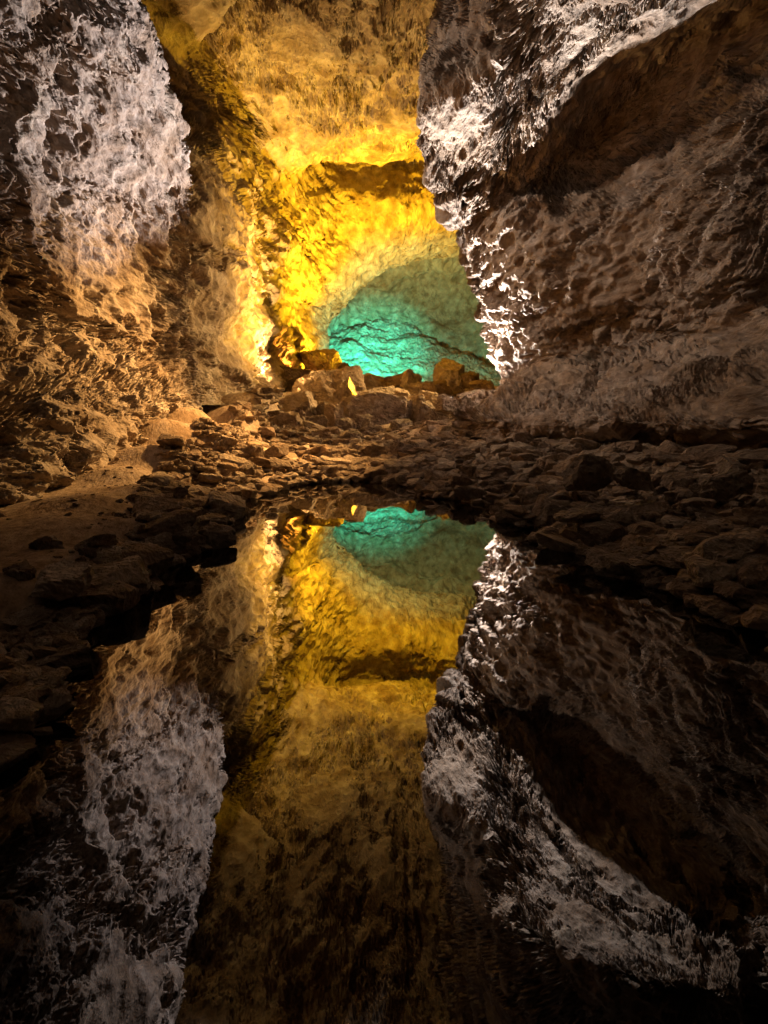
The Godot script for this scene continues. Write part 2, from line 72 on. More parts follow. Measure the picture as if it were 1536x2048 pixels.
const BOULDERS := [
	[Vector3(-2.64, 3.34, -28.94), Vector3(1.76, 1.25, 1.23), 0.29, 100, 0, "rounded brown boulder crowning the left peak of the boulder pile"],
	[Vector3(-3.66, 2.51, -25.78), Vector3(1.80, 1.21, 1.26), 0.53, 101, 1, "broad boulder with a flat amber top just left of the pile's peak"],
	[Vector3(-4.33, 2.09, -23.94), Vector3(1.06, 1.17, 1.08), 0.51, 102, 3, "dark pointed boulder at the left end of the pile beside the path"],
	[Vector3(-2.07, 1.87, -23.15), Vector3(2.46, 1.67, 1.35), -0.04, 103, 0, "largest boulder of the pile, a bulky brown block below its peak"],
	[Vector3(-2.62, 1.09, -19.13), Vector3(1.39, 1.41, 1.51), 0.18, 104, 0, "upright squared boulder with vertical cracks low on the left of the pile"],
	[Vector3(-3.80, 1.48, -21.01), Vector3(0.70, 0.87, 0.75), -0.46, 105, 2, "rounded tan stone between the dark pointed boulder and the squared one"],
	[Vector3(-2.69, 0.81, -17.13), Vector3(0.95, 0.67, 0.63), -0.30, 106, 2, "tan topped boulder in front of the upright squared boulder"],
	[Vector3(-0.08, 1.05, -19.09), Vector3(1.64, 1.41, 1.36), 0.09, 107, 0, "wide boulder with tilted strata in the middle of the pile"],
	[Vector3(-0.44, 2.01, -23.71), Vector3(0.74, 1.03, 0.60), -0.34, 108, 4, "upright tan stone standing right of the pile's peak"],
	[Vector3(1.10, 2.28, -24.99), Vector3(0.88, 0.83, 0.74), 0.50, 109, 5, "pale squared block on the crest of the pile before the turquoise slope"],
	[Vector3(2.81, 2.34, -25.51), Vector3(1.22, 1.45, 1.25), -0.41, 110, 5, "tall pointed whitish boulder on the right crest of the pile"],
	[Vector3(3.39, 2.31, -25.27), Vector3(0.75, 0.89, 0.77), -0.43, 111, 2, "orange stone tucked behind the tall pointed whitish boulder"],
	[Vector3(3.77, 1.97, -23.83), Vector3(0.88, 0.66, 0.65), -0.45, 112, 2, "low orange boulder at the right end of the crest by the wall"],
	[Vector3(2.30, 1.43, -16.39), Vector3(0.73, 0.40, 0.35), 0.45, 113, 4, "pale slab boulder at the right end of the pile against the rock ledge"],
	[Vector3(-0.95, 2.14, -24.25), Vector3(0.63, 0.57, 0.49), -0.34, 114, 3, "dark cube shaped stone right of the largest boulder"],
	[Vector3(1.46, 1.98, -23.70), Vector3(0.83, 0.51, 0.56), 0.45, 115, 5, "flat whitish stone next to the pale squared block"],
	[Vector3(2.07, 1.91, -23.45), Vector3(0.95, 0.69, 0.61), 0.55, 116, 2, "ochre angular stone left of the tall pointed whitish boulder"],
	[Vector3(0.58, 1.71, -22.40), Vector3(0.99, 0.53, 0.57), 0.21, 117, 4, "low wide tan stone above the boulder with tilted strata"],
	[Vector3(0.73, 1.12, -19.41), Vector3(0.68, 0.88, 0.59), 0.53, 118, 3, "dark hunched boulder right of the boulder with tilted strata"],
	[Vector3(1.23, 1.06, -19.13), Vector3(0.81, 0.82, 0.81), 0.56, 119, 3, "dark rounded boulder in the right half of the pile"],
	[Vector3(-1.18, 1.44, -21.03), Vector3(0.77, 1.44, 0.83), -0.24, 120, 3, "tall leaning dark slab right of the largest boulder"],
	[Vector3(-1.81, 1.13, -19.22), Vector3(0.64, 0.57, 0.51), -0.40, 121, 1, "small brown boulder below the largest boulder"],
	[Vector3(-1.44, 0.96, -18.19), Vector3(0.47, 0.86, 0.40), -0.52, 122, 2, "small upright stone between the squared boulder and the strata boulder"],
	[Vector3(-1.65, 2.85, -27.06), Vector3(0.65, 0.75, 0.58), 0.12, 123, 1, "small dark orange stone on the right shoulder of the pile's peak"],
	[Vector3(-0.67, 2.56, -25.92), Vector3(0.58, 0.37, 0.30), 0.21, 124, 2, "small orange stone alone on the crest right of the peak"],
	[Vector3(-0.16, 2.36, -25.21), Vector3(0.93, 0.60, 0.54), -0.23, 125, 2, "orange flat stone on the crest before the brightest turquoise rock"],
	[Vector3(0.51, 2.30, -25.04), Vector3(1.02, 0.59, 0.64), -0.02, 126, 2, "amber angular stone left of the pale squared block on the crest"],
	[Vector3(-3.52, 1.05, -18.53), Vector3(0.68, 0.47, 0.42), -0.02, 127, 1, "low brown stone at the foot of the left end of the pile by the path"],
	[Vector3(1.27, 0.68, -16.62), Vector3(0.58, 0.42, 0.43), -0.53, 128, 5, "pale wedge stone at the foot of the pile's right half"],
	[Vector3(-1.07, 0.14, -12.75), Vector3(0.89, 0.52, 0.58), -0.57, 129, 3, "dark rounded boulder at the far water's edge, left of the middle"],
	[Vector3(-0.26, 0.13, -12.77), Vector3(1.03, 0.65, 0.66), 0.41, 130, 3, "large dark boulder at the far water's edge in the middle"],
	[Vector3(0.54, 0.08, -12.73), Vector3(0.98, 0.65, 0.52), 0.35, 131, 3, "dark blocky boulder at the far water's edge, right of the middle"],
	[Vector3(-1.58, 0.52, -15.14), Vector3(0.67, 0.36, 0.37), 0.09, 132, 2, "flat amber topped stone between the squared boulder and the water"],
	[Vector3(-1.20, 0.57, -15.54), Vector3(0.43, 0.34, 0.27), -0.54, 133, 2, "small ochre block in front of the small upright stone"],
	[Vector3(-0.74, 0.51, -15.12), Vector3(0.48, 0.33, 0.28), 0.55, 134, 1, "brown block just left of the foot of the strata boulder"],
	[Vector3(-0.32, 0.62, -15.98), Vector3(0.53, 0.31, 0.27), 0.31, 135, 1, "low brown stone under the boulder with tilted strata"],
	[Vector3(-2.82, 1.76, -22.43), Vector3(0.74, 0.62, 0.67), 0.53, 136, 1, "brown stone wedged between the amber topped boulder and the largest boulder"],
	[Vector3(1.57, 1.47, -21.33), Vector3(0.71, 0.67, 0.61), -0.17, 137, 4, "tan stone below the flat whitish stone on the right of the pile"],
	[Vector3(1.69, 1.31, -16.41), Vector3(0.55, 0.45, 0.43), 0.33, 138, 4, "small pale stone left of the pale slab against the ledge"],
	[Vector3(0.28, 1.29, -20.21), Vector3(0.45, 0.48, 0.37), 0.30, 139, 1, "brown stone on the right shoulder of the strata boulder"],
	[Vector3(-3.47, 0.75, -16.64), Vector3(0.49, 0.59, 0.51), 0.43, 140, 1, "brown boulder at the corner where the path meets the pile"],
	[Vector3(-0.12, 1.64, -22.04), Vector3(1.06, 0.69, 0.56), 0.53, 141, 1, "brown stone under the amber crest, between the upright tan stone and the pale squared block"],
	[Vector3(-0.72, 1.50, -21.31), Vector3(0.63, 0.75, 0.52), -0.19, 142, 3, "dark broken block in the gap between the leaning slab and the upright tan stone"],
	[Vector3(-2.68, 2.17, -24.31), Vector3(0.99, 0.76, 0.75), 0.50, 143, 1, "brown block on the slope between the amber topped boulder and the crowning boulder"],
	[Vector3(-3.15, 1.47, -20.99), Vector3(0.85, 0.74, 0.67), 0.51, 144, 1, "brown block behind the upright squared boulder on its left"],
	[Vector3(-4.19, 1.36, -20.25), Vector3(0.67, 0.56, 0.54), -0.23, 145, 2, "ochre stone on the path side of the pile's left end"],
	[Vector3(-1.82, 0.79, -17.10), Vector3(0.69, 0.54, 0.48), -0.39, 146, 3, "dark block at the right foot of the upright squared boulder"],
	[Vector3(-0.59, 0.77, -17.09), Vector3(0.63, 0.54, 0.44), -0.42, 147, 1, "brown block left of the strata boulder's foot"],
	[Vector3(0.51, 0.65, -16.32), Vector3(0.60, 0.45, 0.45), 0.60, 148, 1, "brown angular block right of the strata boulder's foot"],
	[Vector3(1.18, 1.48, -21.28), Vector3(0.63, 0.50, 0.43), -0.54, 149, 4, "light brown block under the flat whitish stone"],
	[Vector3(1.66, 0.91, -18.23), Vector3(0.61, 0.50, 0.55), 0.04, 150, 1, "brown block in the right slope of the pile, above the pale wedge stone"],
	[Vector3(-0.98, 0.73, -16.78), Vector3(0.50, 0.53, 0.46), -0.32, 151, 3, "dark wedge between the small ochre block and the strata boulder"],
	[Vector3(-2.67, 0.58, -15.43), Vector3(0.63, 0.36, 0.37), 0.39, 152, 1, "low brown boulder between the path and the far shore"],
	[Vector3(-1.62, 0.20, -3.02), Vector3(0.28, 0.15, 0.20), -0.05, 200, 5, "long pale slab lying tilted in the left foreground stones beside the pool"],
	[Vector3(-1.75, 0.12, -4.10), Vector3(0.25, 0.12, 0.17), -0.09, 201, 4, "pale wedge stone in the dark heap on the left bank"],
	[Vector3(-1.61, 0.03, -3.89), Vector3(0.16, 0.09, 0.12), -0.53, 202, 4, "small pale triangular stone nearest the water on the left bank"],
	[Vector3(-2.16, 0.20, -3.88), Vector3(0.18, 0.15, 0.13), 0.50, 203, 3, "dark squared stone at the path edge in the left foreground"],
	[Vector3(-1.92, 0.20, -3.17), Vector3(0.19, 0.13, 0.13), -0.56, 204, 3, "dark stone at the left edge of the frame beside the long pale slab"],
	[Vector3(-1.35, 0.08, -4.84), Vector3(0.27, 0.17, 0.19), -0.01, 205, 3, "dark stone jutting out over the bright reflection on the left bank"],
	[Vector3(2.16, 0.45, -5.38), Vector3(0.35, 0.16, 0.24), 0.41, 206, 1, "wide brown stone on the right bank below the dark gap of the ledge"],
	[Vector3(2.54, 0.25, -5.02), Vector3(0.25, 0.13, 0.18), -0.44, 207, 4, "brown stone with a lit flat top on the right bank"],
	[Vector3(1.44, 0.25, -4.56), Vector3(0.28, 0.09, 0.19), 0.28, 208, 4, "flat light brown slab low on the right bank near the water"],
	[Vector3(1.55, 0.08, -3.68), Vector3(0.22, 0.07, 0.15), 0.54, 209, 4, "pale sliver stone at the lowest edge of the right bank"],
	[Vector3(1.85, 0.45, -5.60), Vector3(0.40, 0.26, 0.28), 0.16, 210, 1, "tall brown block stone standing in the right bank rubble"],
	[Vector3(2.52, 0.45, -4.62), Vector3(0.34, 0.16, 0.24), 0.35, 211, 1, "broad brown stone high on the right bank near the frame's edge"],
]

const EYE := Vector3(0, 1, 0)

var broad := FastNoiseLite.new()      # folds of metres
var crag := FastNoiseLite.new()       # ridged crags
var rough := FastNoiseLite.new()      # knobbly surface
var small := FastNoiseLite.new()      # small sharp ridges
var pit := FastNoiseLite.new()        # gas pockets
var crack := FastNoiseLite.new()      # joints between blocks
var block := FastNoiseLite.new()      # fractured blocks
var tint := FastNoiseLite.new()       # mineral staining
var rng := RandomNumberGenerator.new()
var names := {}
var M := {}
var ground_cache := {}


func _ready() -> void:
	# ---- camera, surroundings, lamps
	var cam := Camera3D.new()
	cam.name = "camera"
	cam.position = EYE
	cam.rotation_degrees = Vector3(-8.7, 0, -0.9)
	cam.fov = 79.1
	cam.near = 0.05
	cam.far = 300.0
	cam.current = true
	add_child(cam)
	var env := Environment.new()
	env.background_mode = Environment.BG_SKY
	var night := ProceduralSkyMaterial.new()
	night.sky_top_color = Color(0.01, 0.012, 0.02)
	night.sky_horizon_color = Color(0.02, 0.022, 0.03)
	night.ground_bottom_color = Color(0.01, 0.01, 0.01)
	night.ground_horizon_color = Color(0.02, 0.022, 0.03)
	env.sky = Sky.new()
	env.sky.sky_material = night
	env.background_energy_multiplier = 0.02
	env.tonemap_mode = Environment.TONE_MAPPER_LINEAR
	env.tonemap_exposure = 1.0
	env.sdfgi_enabled = true
	env.ssao_enabled = true
	env.ssil_enabled = true
	var we := WorldEnvironment.new()
	we.name = "surroundings"
	we.environment = env
	add_child(we)
	setup_noise()
	setup_materials()
	lamps()

	# ---- large structure
	wall_patch("cave_wall", LEFT_WALL, M.left_rock, Vector3(0, 3, -9), "left", 0.0034, "pitted grey and brown rock wall rising on the left of the pool")
	wall_patch("cave_ceiling", VAULT, M.vault_rock, Vector3(0, 3, -14), "vault", 0.0034, "vaulted rock ceiling lit yellow above the far end of the cave")
	wall_patch("cave_wall", RIGHT_WALL, M.right_rock, Vector3(-1, 3, -9), "right", 0.0034, "dark brown rock wall and ledge on the right of the pool")
	wall_patch("cave_chamber", CHAMBER, M.vault_rock, Vector3(0.5, 5, -36), "chamber", 0.0028, "dim green lit rear chamber beyond the yellow arch")
	wall_patch("rock_slope", SLOPE, M.slope_rock, Vector3(0.5, 12, -30), "slope", 0.0024, "turquoise lit rock slope on the floor of the rear chamber")
	shell()
	ground()
	water()

	# ---- boulders and rubble
	boulders()
	rubble()


# ------------------------------------------------------------------ naming

func numbered(called: String) -> String:
	if not names.has(called):
		names[called] = 0
		return called
	names[called] += 1
	return "%s_%03d" % [called, names[called]]


func tag(o: Node, label: String, category := "", group := "", kind := "") -> void:
	if label:
		o.set_meta("label", label)
	if category:
		o.set_meta("category", category)
	if group:
		o.set_meta("group", group)
	if kind:
		o.set_meta("kind", kind)


func mesh_node(called: String, mesh: Mesh, mat: Material, parent: Node = self) -> MeshInstance3D:
	var o := MeshInstance3D.new()
	o.name = numbered(called) if parent == self else called
	o.mesh = mesh
	o.material_override = mat
	o.cast_shadow = GeometryInstance3D.SHADOW_CASTING_SETTING_ON
	parent.add_child(o, true)
	return o


# ------------------------------------------------------------------ noise and materials

func noise_of(n: FastNoiseLite, kind: int, seed_: int, freq: float, octaves: int, fractal := FastNoiseLite.FRACTAL_FBM) -> void:
	n.noise_type = kind
	n.seed = seed_
	n.frequency = freq
	n.fractal_type = fractal
	n.fractal_octaves = octaves


func setup_noise() -> void:
	rng.seed = 77
	noise_of(broad, FastNoiseLite.TYPE_SIMPLEX_SMOOTH, 11, 0.33, 3)
	noise_of(crag, FastNoiseLite.TYPE_SIMPLEX_SMOOTH, 23, 0.75, 4, FastNoiseLite.FRACTAL_RIDGED)
	noise_of(rough, FastNoiseLite.TYPE_SIMPLEX_SMOOTH, 5, 3.2, 2)
	rough.fractal_gain = 0.6
	noise_of(small, FastNoiseLite.TYPE_SIMPLEX_SMOOTH, 52, 2.3, 2, FastNoiseLite.FRACTAL_RIDGED)
	noise_of(pit, FastNoiseLite.TYPE_CELLULAR, 91, 1.5, 1, FastNoiseLite.FRACTAL_NONE)
	pit.cellular_return_type = FastNoiseLite.RETURN_DISTANCE
	pit.domain_warp_enabled = true
	pit.domain_warp_amplitude = 0.35
	pit.domain_warp_frequency = 1.4
	noise_of(crack, FastNoiseLite.TYPE_CELLULAR, 41, 0.42, 1, FastNoiseLite.FRACTAL_NONE)
	crack.cellular_return_type = FastNoiseLite.RETURN_DISTANCE2_SUB
	crack.domain_warp_enabled = true
	crack.domain_warp_amplitude = 0.9
	crack.domain_warp_frequency = 0.7
	noise_of(block, FastNoiseLite.TYPE_CELLULAR, 41, 0.42, 1, FastNoiseLite.FRACTAL_NONE)
	block.cellular_return_type = FastNoiseLite.RETURN_CELL_VALUE
	block.domain_warp_enabled = true
	block.domain_warp_amplitude = 0.9
	block.domain_warp_frequency = 0.7
	noise_of(tint, FastNoiseLite.TYPE_SIMPLEX_SMOOTH, 63, 0.55, 5)


func noise_picture(kind: int, seed_: int, freq: float, octaves: int, fractal: int, ramp: Gradient = null, side := 1024) -> NoiseTexture2D:
	var n := FastNoiseLite.new()
	noise_of(n, kind, seed_, freq, octaves, fractal)
	n.fractal_gain = 0.58
	if kind == FastNoiseLite.TYPE_CELLULAR:
		n.cellular_return_type = FastNoiseLite.RETURN_DISTANCE
		n.domain_warp_enabled = true
		n.domain_warp_amplitude = 4.0
		n.domain_warp_frequency = 0.02
	var t := NoiseTexture2D.new()
	t.width = side
	t.height = side
	t.seamless = true
	t.noise = n
	if ramp:
		t.color_ramp = ramp
	return t


func ramp_of(stops: Array) -> Gradient:
	var g := Gradient.new()
	var at := PackedFloat32Array()
	var cols := PackedColorArray()
	for s in stops:
		at.append(s[0])
		var c: Color = s[1]
		cols.append(c.linear_to_srgb())
	g.offsets = at
	g.colors = cols
	return g


func rock_material(called: String, colour: Texture2D, relief: Texture2D, per_metre: float, relief_cm: float, factor: Color, stained := true, along := 1.0) -> StandardMaterial3D:
	var m := StandardMaterial3D.new()
	m.resource_name = called
	m.albedo_color = factor.linear_to_srgb()
	m.albedo_texture = colour
	m.roughness = 0.92
	m.metallic_specular = 0.3
	m.uv1_triplanar = true
	m.uv1_world_triplanar = true
	m.uv1_triplanar_sharpness = 3.0
	m.uv1_scale = Vector3(1, 1, along) * per_metre
	m.heightmap_enabled = true
	m.heightmap_texture = relief
	m.heightmap_scale = relief_cm
	m.vertex_color_use_as_albedo = stained
	return m


func setup_materials() -> void:
	var mottled := noise_picture(FastNoiseLite.TYPE_SIMPLEX_SMOOTH, 3, 0.012, 6, FastNoiseLite.FRACTAL_FBM, ramp_of([
		[0.0, Color(0.30, 0.24, 0.19)], [0.35, Color(0.55, 0.48, 0.41)], [0.55, Color(0.68, 0.61, 0.54)], [0.75, Color(0.80, 0.74, 0.67)], [1.0, Color(0.95, 0.91, 0.86)]]))
	var craggy := noise_picture(FastNoiseLite.TYPE_SIMPLEX_SMOOTH, 8, 0.014, 6, FastNoiseLite.FRACTAL_RIDGED)
	var grainy := noise_picture(FastNoiseLite.TYPE_SIMPLEX_SMOOTH, 15, 0.02, 6, FastNoiseLite.FRACTAL_FBM)
	var pitted := noise_picture(FastNoiseLite.TYPE_CELLULAR, 27, 0.016, 5, FastNoiseLite.FRACTAL_FBM)
	M.left_rock = rock_material("pitted grey basalt", mottled, pitted, 0.5, 6.5, Color(0.52, 0.50, 0.49), true, 0.4)
	M.vault_rock = rock_material("smooth lava ceiling", mottled, craggy, 0.13, 10.0, Color(0.56, 0.53, 0.48), true, 0.5)
	M.right_rock = rock_material("dark crusted basalt", mottled, pitted, 0.46, 5.5, Color(0.52, 0.48, 0.45), true, 0.4)
	M.slope_rock = rock_material("pale broken slope rock", mottled, craggy, 0.12, 18.0, Color(0.6, 0.6, 0.6))
	M.gravel = rock_material("trodden cave floor", mottled, grainy, 0.8, 1.2, Color(0.62, 0.55, 0.47), true, 0.7)
	M.shell = rock_material("outer rock", mottled, craggy, 0.2, 4.0, Color(0.3, 0.28, 0.26), false)
	M.rocks = []
	for c in [Color(0.42, 0.37, 0.32), Color(0.30, 0.25, 0.21), Color(0.48, 0.39, 0.30), Color(0.36, 0.29, 0.235), Color(0.58, 0.52, 0.45)]:
		M.rocks.append(rock_material("broken lava rock", mottled, craggy, 0.6, 4.0, c, false))
	M.boulders = []
	for c in [Color(0.36, 0.31, 0.27), Color(0.30, 0.26, 0.22), Color(0.44, 0.36, 0.28), Color(0.33, 0.285, 0.245), Color(0.48, 0.42, 0.36), Color(0.70, 0.65, 0.59)]:
		M.boulders.append(rock_material("fallen lava block", mottled, craggy, 0.28, 7.0, c, false))
	M.pale_rock = rock_material("pale crusted rock", mottled, craggy, 0.6, 4.0, Color(0.7, 0.64, 0.57), false)
	var w := StandardMaterial3D.new()
	w.resource_name = "still dark water"
	w.albedo_color = Color(0.17, 0.17, 0.175).linear_to_srgb()
	w.metallic = 1.0
	w.roughness = 0.0
	M.water = w
	var steel := StandardMaterial3D.new()
	steel.albedo_color = Color(0.05, 0.05, 0.055).linear_to_srgb()
	steel.metallic = 0.6
	steel.roughness = 0.5
	M.steel = steel


# ------------------------------------------------------------------ lamps

func floodlight(label: String, at: Vector3, aim: Vector3, colour: Color, energy: float, half_angle: float, soft: float) -> void:
	var root := Node3D.new()
	root.name = numbered("floodlight")
	add_child(root)
	root.position = at
	root.look_at_from_position(at, aim, Vector3(0.03, 1, 0.02).normalized())
	tag(root, label, "floodlight", "floodlights hidden behind the boulders")
	var box := BoxMesh.new()
	box.size = Vector3(0.34, 0.26, 0.14)
	mesh_node("housing", box, M.steel, root).position = Vector3(0, 0, 0.09)
	var fin := BoxMesh.new()
	fin.size = Vector3(0.012, 0.22, 0.06)
	for i in 6:
		mesh_node("fin", fin, M.steel, root).position = Vector3(-0.125 + i * 0.05, 0, 0.19)
	var arm := BoxMesh.new()
	arm.size = Vector3(0.02, 0.06, 0.2)
	for s in [-1, 1]:
		mesh_node("bracket", arm, M.steel, root).position = Vector3(s * 0.182, -0.06, 0.14)
	var glass := BoxMesh.new()
	glass.size = Vector3(0.3, 0.22, 0.01)
	var glow := StandardMaterial3D.new()
	glow.albedo_color = Color(0.1, 0.1, 0.1)
	glow.emission_enabled = true
	glow.emission = colour
	glow.emission_energy_multiplier = 3.0
	mesh_node("lamp_glass", glass, glow, root).position = Vector3(0, 0, 0.012)
	var l := SpotLight3D.new()
	l.name = "beam"
	l.light_color = colour
	l.light_energy = energy
	l.spot_angle = half_angle
	l.spot_angle_attenuation = soft
	l.spot_range = 80.0
	l.spot_attenuation = 2.0
	l.light_size = 0.12
	l.shadow_enabled = true
	root.add_child(l)
	l.position = Vector3(0, 0, -0.14)


func lamps() -> void:
	floodlight("white floodlight behind a tan stone of the pile, aimed at the left wall", Vector3(1.75, 1.42, -17.3), Vector3(-2.7, 5.2, -9.25), Color(1.0, 0.95, 0.94), 330.0, 16.5, 0.8)
	floodlight("white floodlight aimed up the right wall from behind the pale slab", Vector3(2.25, 1.42, -17.25), Vector3(2.9, 5.2, -8.4), Color(1.0, 0.96, 0.93), 500.0, 30.0, 0.9)
	floodlight("yellow floodlight behind the left end of the boulder pile", Vector3(-3.05, 2.9, -30.4), Vector3(-3.3, 8.0, -29.8), Color(1.0, 0.74, 0.12), 80.0, 86.0, 0.7)
	floodlight("yellow floodlight far behind the middle of the boulder pile", Vector3(0.3, 2.45, -29.0), Vector3(-0.2, 11.0, -29.6), Color(1.0, 0.77, 0.12), 450.0, 79.0, 0.9)
	floodlight("amber floodlight behind the broad boulder at the left of the pile's peak", Vector3(-3.5, 2.25, -26.9), Vector3(-4.6, 5.0, -23.5), Color(1.0, 0.66, 0.22), 60.0, 86.0, 0.6)
	floodlight("orange floodlight behind the upright squared boulder, aimed at the roof", Vector3(-3.35, 1.75, -22.2), Vector3(-2.9, 9.0, -19.5), Color(1.0, 0.80, 0.48), 125.0, 74.0, 1.0)
	floodlight("yellow floodlight behind the wide strata boulder, aimed at the wall left of the pile", Vector3(-0.15, 1.45, -20.6), Vector3(-4.4, 6.4, -19.6), Color(1.0, 0.76, 0.17), 135.0, 44.0, 1.0)
	floodlight("amber floodlight high behind the edge of the right wall, aimed at the path", Vector3(1.6, 5.8, -14.5), Vector3(-3.3, 0.6, -10.2), Color(1.0, 0.75, 0.43), 300.0, 30.0, 1.0)
	floodlight("warm white floodlight round the corner of the right wall, aimed across the boulder pile", Vector3(5.0, 5.6, -23.0), Vector3(-2.4, 2.2, -18.5), Color(1.0, 0.80, 0.50), 250.0, 36.0, 0.8)
	floodlight("warm white floodlight above the lip of the left wall, aimed at the right wall", Vector3(-4.0, 6.7, -12.6), Vector3(3.8, 3.4, -10.2), Color(1.0, 0.91, 0.82), 29.0, 38.0, 1.0)
	floodlight("narrow turquoise floodlight on the floor before the rear chamber", Vector3(-0.8, 2.5, -30.0), Vector3(-0.8, 3.5, -41.0), Color(0.18, 1.0, 0.80), 950.0, 22.0, 1.0)
	floodlight("wide pale green floodlight on the floor before the rear chamber", Vector3(1.2, 2.5, -30.5), Vector3(0.8, 6.0, -42.0), Color(0.55, 1.0, 0.80), 105.0, 55.0, 0.8)


# ------------------------------------------------------------------ cave surfaces

func steps_between(points: Array, along_columns: bool, fine: float) -> PackedInt32Array:
	# how finely each span of the control net is divided: by its length and its distance
	var out := PackedInt32Array()
	var rows := points.size()
	var cols: int = points[0].size()
	var spans := (cols if along_columns else rows) - 1
	for i in spans:
		var most := 3.0
		for k in (rows if along_columns else cols):
			var a: Vector3 = points[k][i] if along_columns else points[i][k]
			var b: Vector3 = points[k][i + 1] if along_columns else points[i + 1][k]
			var mid := (a + b) * 0.5 - EYE
			var far := maxf(mid.length(), 3.0)
			var share := a.distance_to(b) / far / fine
			if mid.z > -2.0 or absf(mid.x) > 0.8 * -mid.z or mid.y > 1.25 * -mid.z:
				share *= 0.12
			most = maxf(most, share)
		out.append(int(clampf(ceilf(most), 3, 150)))
	return out


func relief(style: String, at: Vector3) -> float:
	# the lava flowed along the tube: everything on its walls is drawn out along z
	var p := Vector3(at.x, at.y, at.z * (0.42 if style == "left" or style == "right" else (0.5 if style == "vault" else 1.0)))
	var d := 0.0
	match style:
		"left":
			d += 0.10 * broad.get_noise_3dv(p)
			d += 0.045 * crag.get_noise_3d(p.x * 0.9, p.y * 0.6, p.z * 0.9)
			var c1 := crack.get_noise_3d(p.x * 1.2, p.y * 0.9, p.z * 1.2) + 1.0
			d += 0.07 * block.get_noise_3d(p.x * 1.2, p.y * 0.9, p.z * 1.2) * smoothstep(0.0, 0.35, c1)
			d += 0.05 * small.get_noise_3dv(p)
			d += 0.11 * rough.get_noise_3dv(p)
			var f := pit.get_noise_3d(p.x * 1.3, p.y * 1.1, p.z * 1.3) + 1.0
			var keep := smoothstep(-0.15, 0.3, tint.get_noise_3d(p.z * 1.3, p.x * 1.3, p.y * 1.3 + 40.0))
			d -= 0.26 * keep * smoothstep(0.40, 0.2, f)
			d -= 0.10 * smoothstep(0.14, 0.0, c1)
			d -= 0.20 * smoothstep(0.09, 0.0, crack.get_noise_3d(p.x * 0.7, p.y * 0.45, p.z * 0.7 + 5.0) + 1.0)
		"right":
			var c2 := crack.get_noise_3dv(p * 1.3) + 1.0
			d += 0.14 * broad.get_noise_3dv(p + Vector3(7, 3, 1))
			d += 0.09 * crag.get_noise_3d(p.x * 0.8 + 9.0, p.y * 0.8, p.z * 0.8)
			d += 0.15 * block.get_noise_3dv(p * 1.3) * smoothstep(0.0, 0.35, c2)
			d += 0.07 * block.get_noise_3dv(p * 2.9) * smoothstep(0.0, 0.45, crack.get_noise_3dv(p * 2.9) + 1.0)
			d += 0.055 * small.get_noise_3dv(p)
			d += 0.08 * rough.get_noise_3dv(p)
			d -= 0.12 * smoothstep(0.15, 0.0, c2)
			d -= 0.14 * smoothstep(0.35, 0.15, pit.get_noise_3dv(p * 0.7) + 1.0)
			d -= 0.18 * smoothstep(0.08, 0.0, crack.get_noise_3d(p.x * 0.6, p.y * 0.6 + 8.0, p.z * 0.6) + 1.0)
			d += 0.22 * block.get_noise_3dv(p * 0.8) * smoothstep(0.0, 0.3, crack.get_noise_3dv(p * 0.8) + 1.0)
			d *= lerpf(1.1, 0.8, smoothstep(4.4, 5.2, p.y))   # the roof of the overhang is smoother than the wall
		"vault":
			d += 0.4 * broad.get_noise_3dv(p * 0.6)
			d += 0.22 * block.get_noise_3d(p.x * 0.6, p.y * 0.9, p.z * 0.7) * smoothstep(0.0, 0.4, crack.get_noise_3d(p.x * 0.6, p.y * 0.9, p.z * 0.7) + 1.0)
			d += 0.16 * crag.get_noise_3d(p.x * 0.55, p.y * 0.9, p.z * 0.45)
			d += 0.13 * rough.get_noise_3d(p.x * 0.45, p.y * 0.65, p.z * 0.6)
			d -= 0.24 * smoothstep(0.14, 0.0, crack.get_noise_3d(p.x * 0.5, p.y * 0.7, p.z * 0.35) + 1.0)
		"chamber":
			d += 0.9 * broad.get_noise_3dv(p * 0.5)
			d += 0.5 * crag.get_noise_3dv(p * 0.4)
			d += 0.12 * rough.get_noise_3dv(p * 0.4)
		"slope":
			d += 0.5 * broad.get_noise_3dv(p * 0.6)
			d += 0.36 * block.get_noise_3d(p.x * 0.55, p.y * 1.3, p.z * 0.7) * smoothstep(0.0, 0.5, crack.get_noise_3d(p.x * 0.55, p.y * 1.3, p.z * 0.7) + 1.0)
			d += 0.28 * block.get_noise_3d(p.x * 1.2, p.y * 3.0, p.z * 1.5) * smoothstep(0.0, 0.5, crack.get_noise_3d(p.x * 1.2, p.y * 3.0, p.z * 1.5) + 1.0)
			d += 0.14 * crag.get_noise_3d(p.x * 0.4, p.y * 1.2, p.z * 0.6)
			d += 0.15 * rough.get_noise_3dv(p * 0.5)
	return d


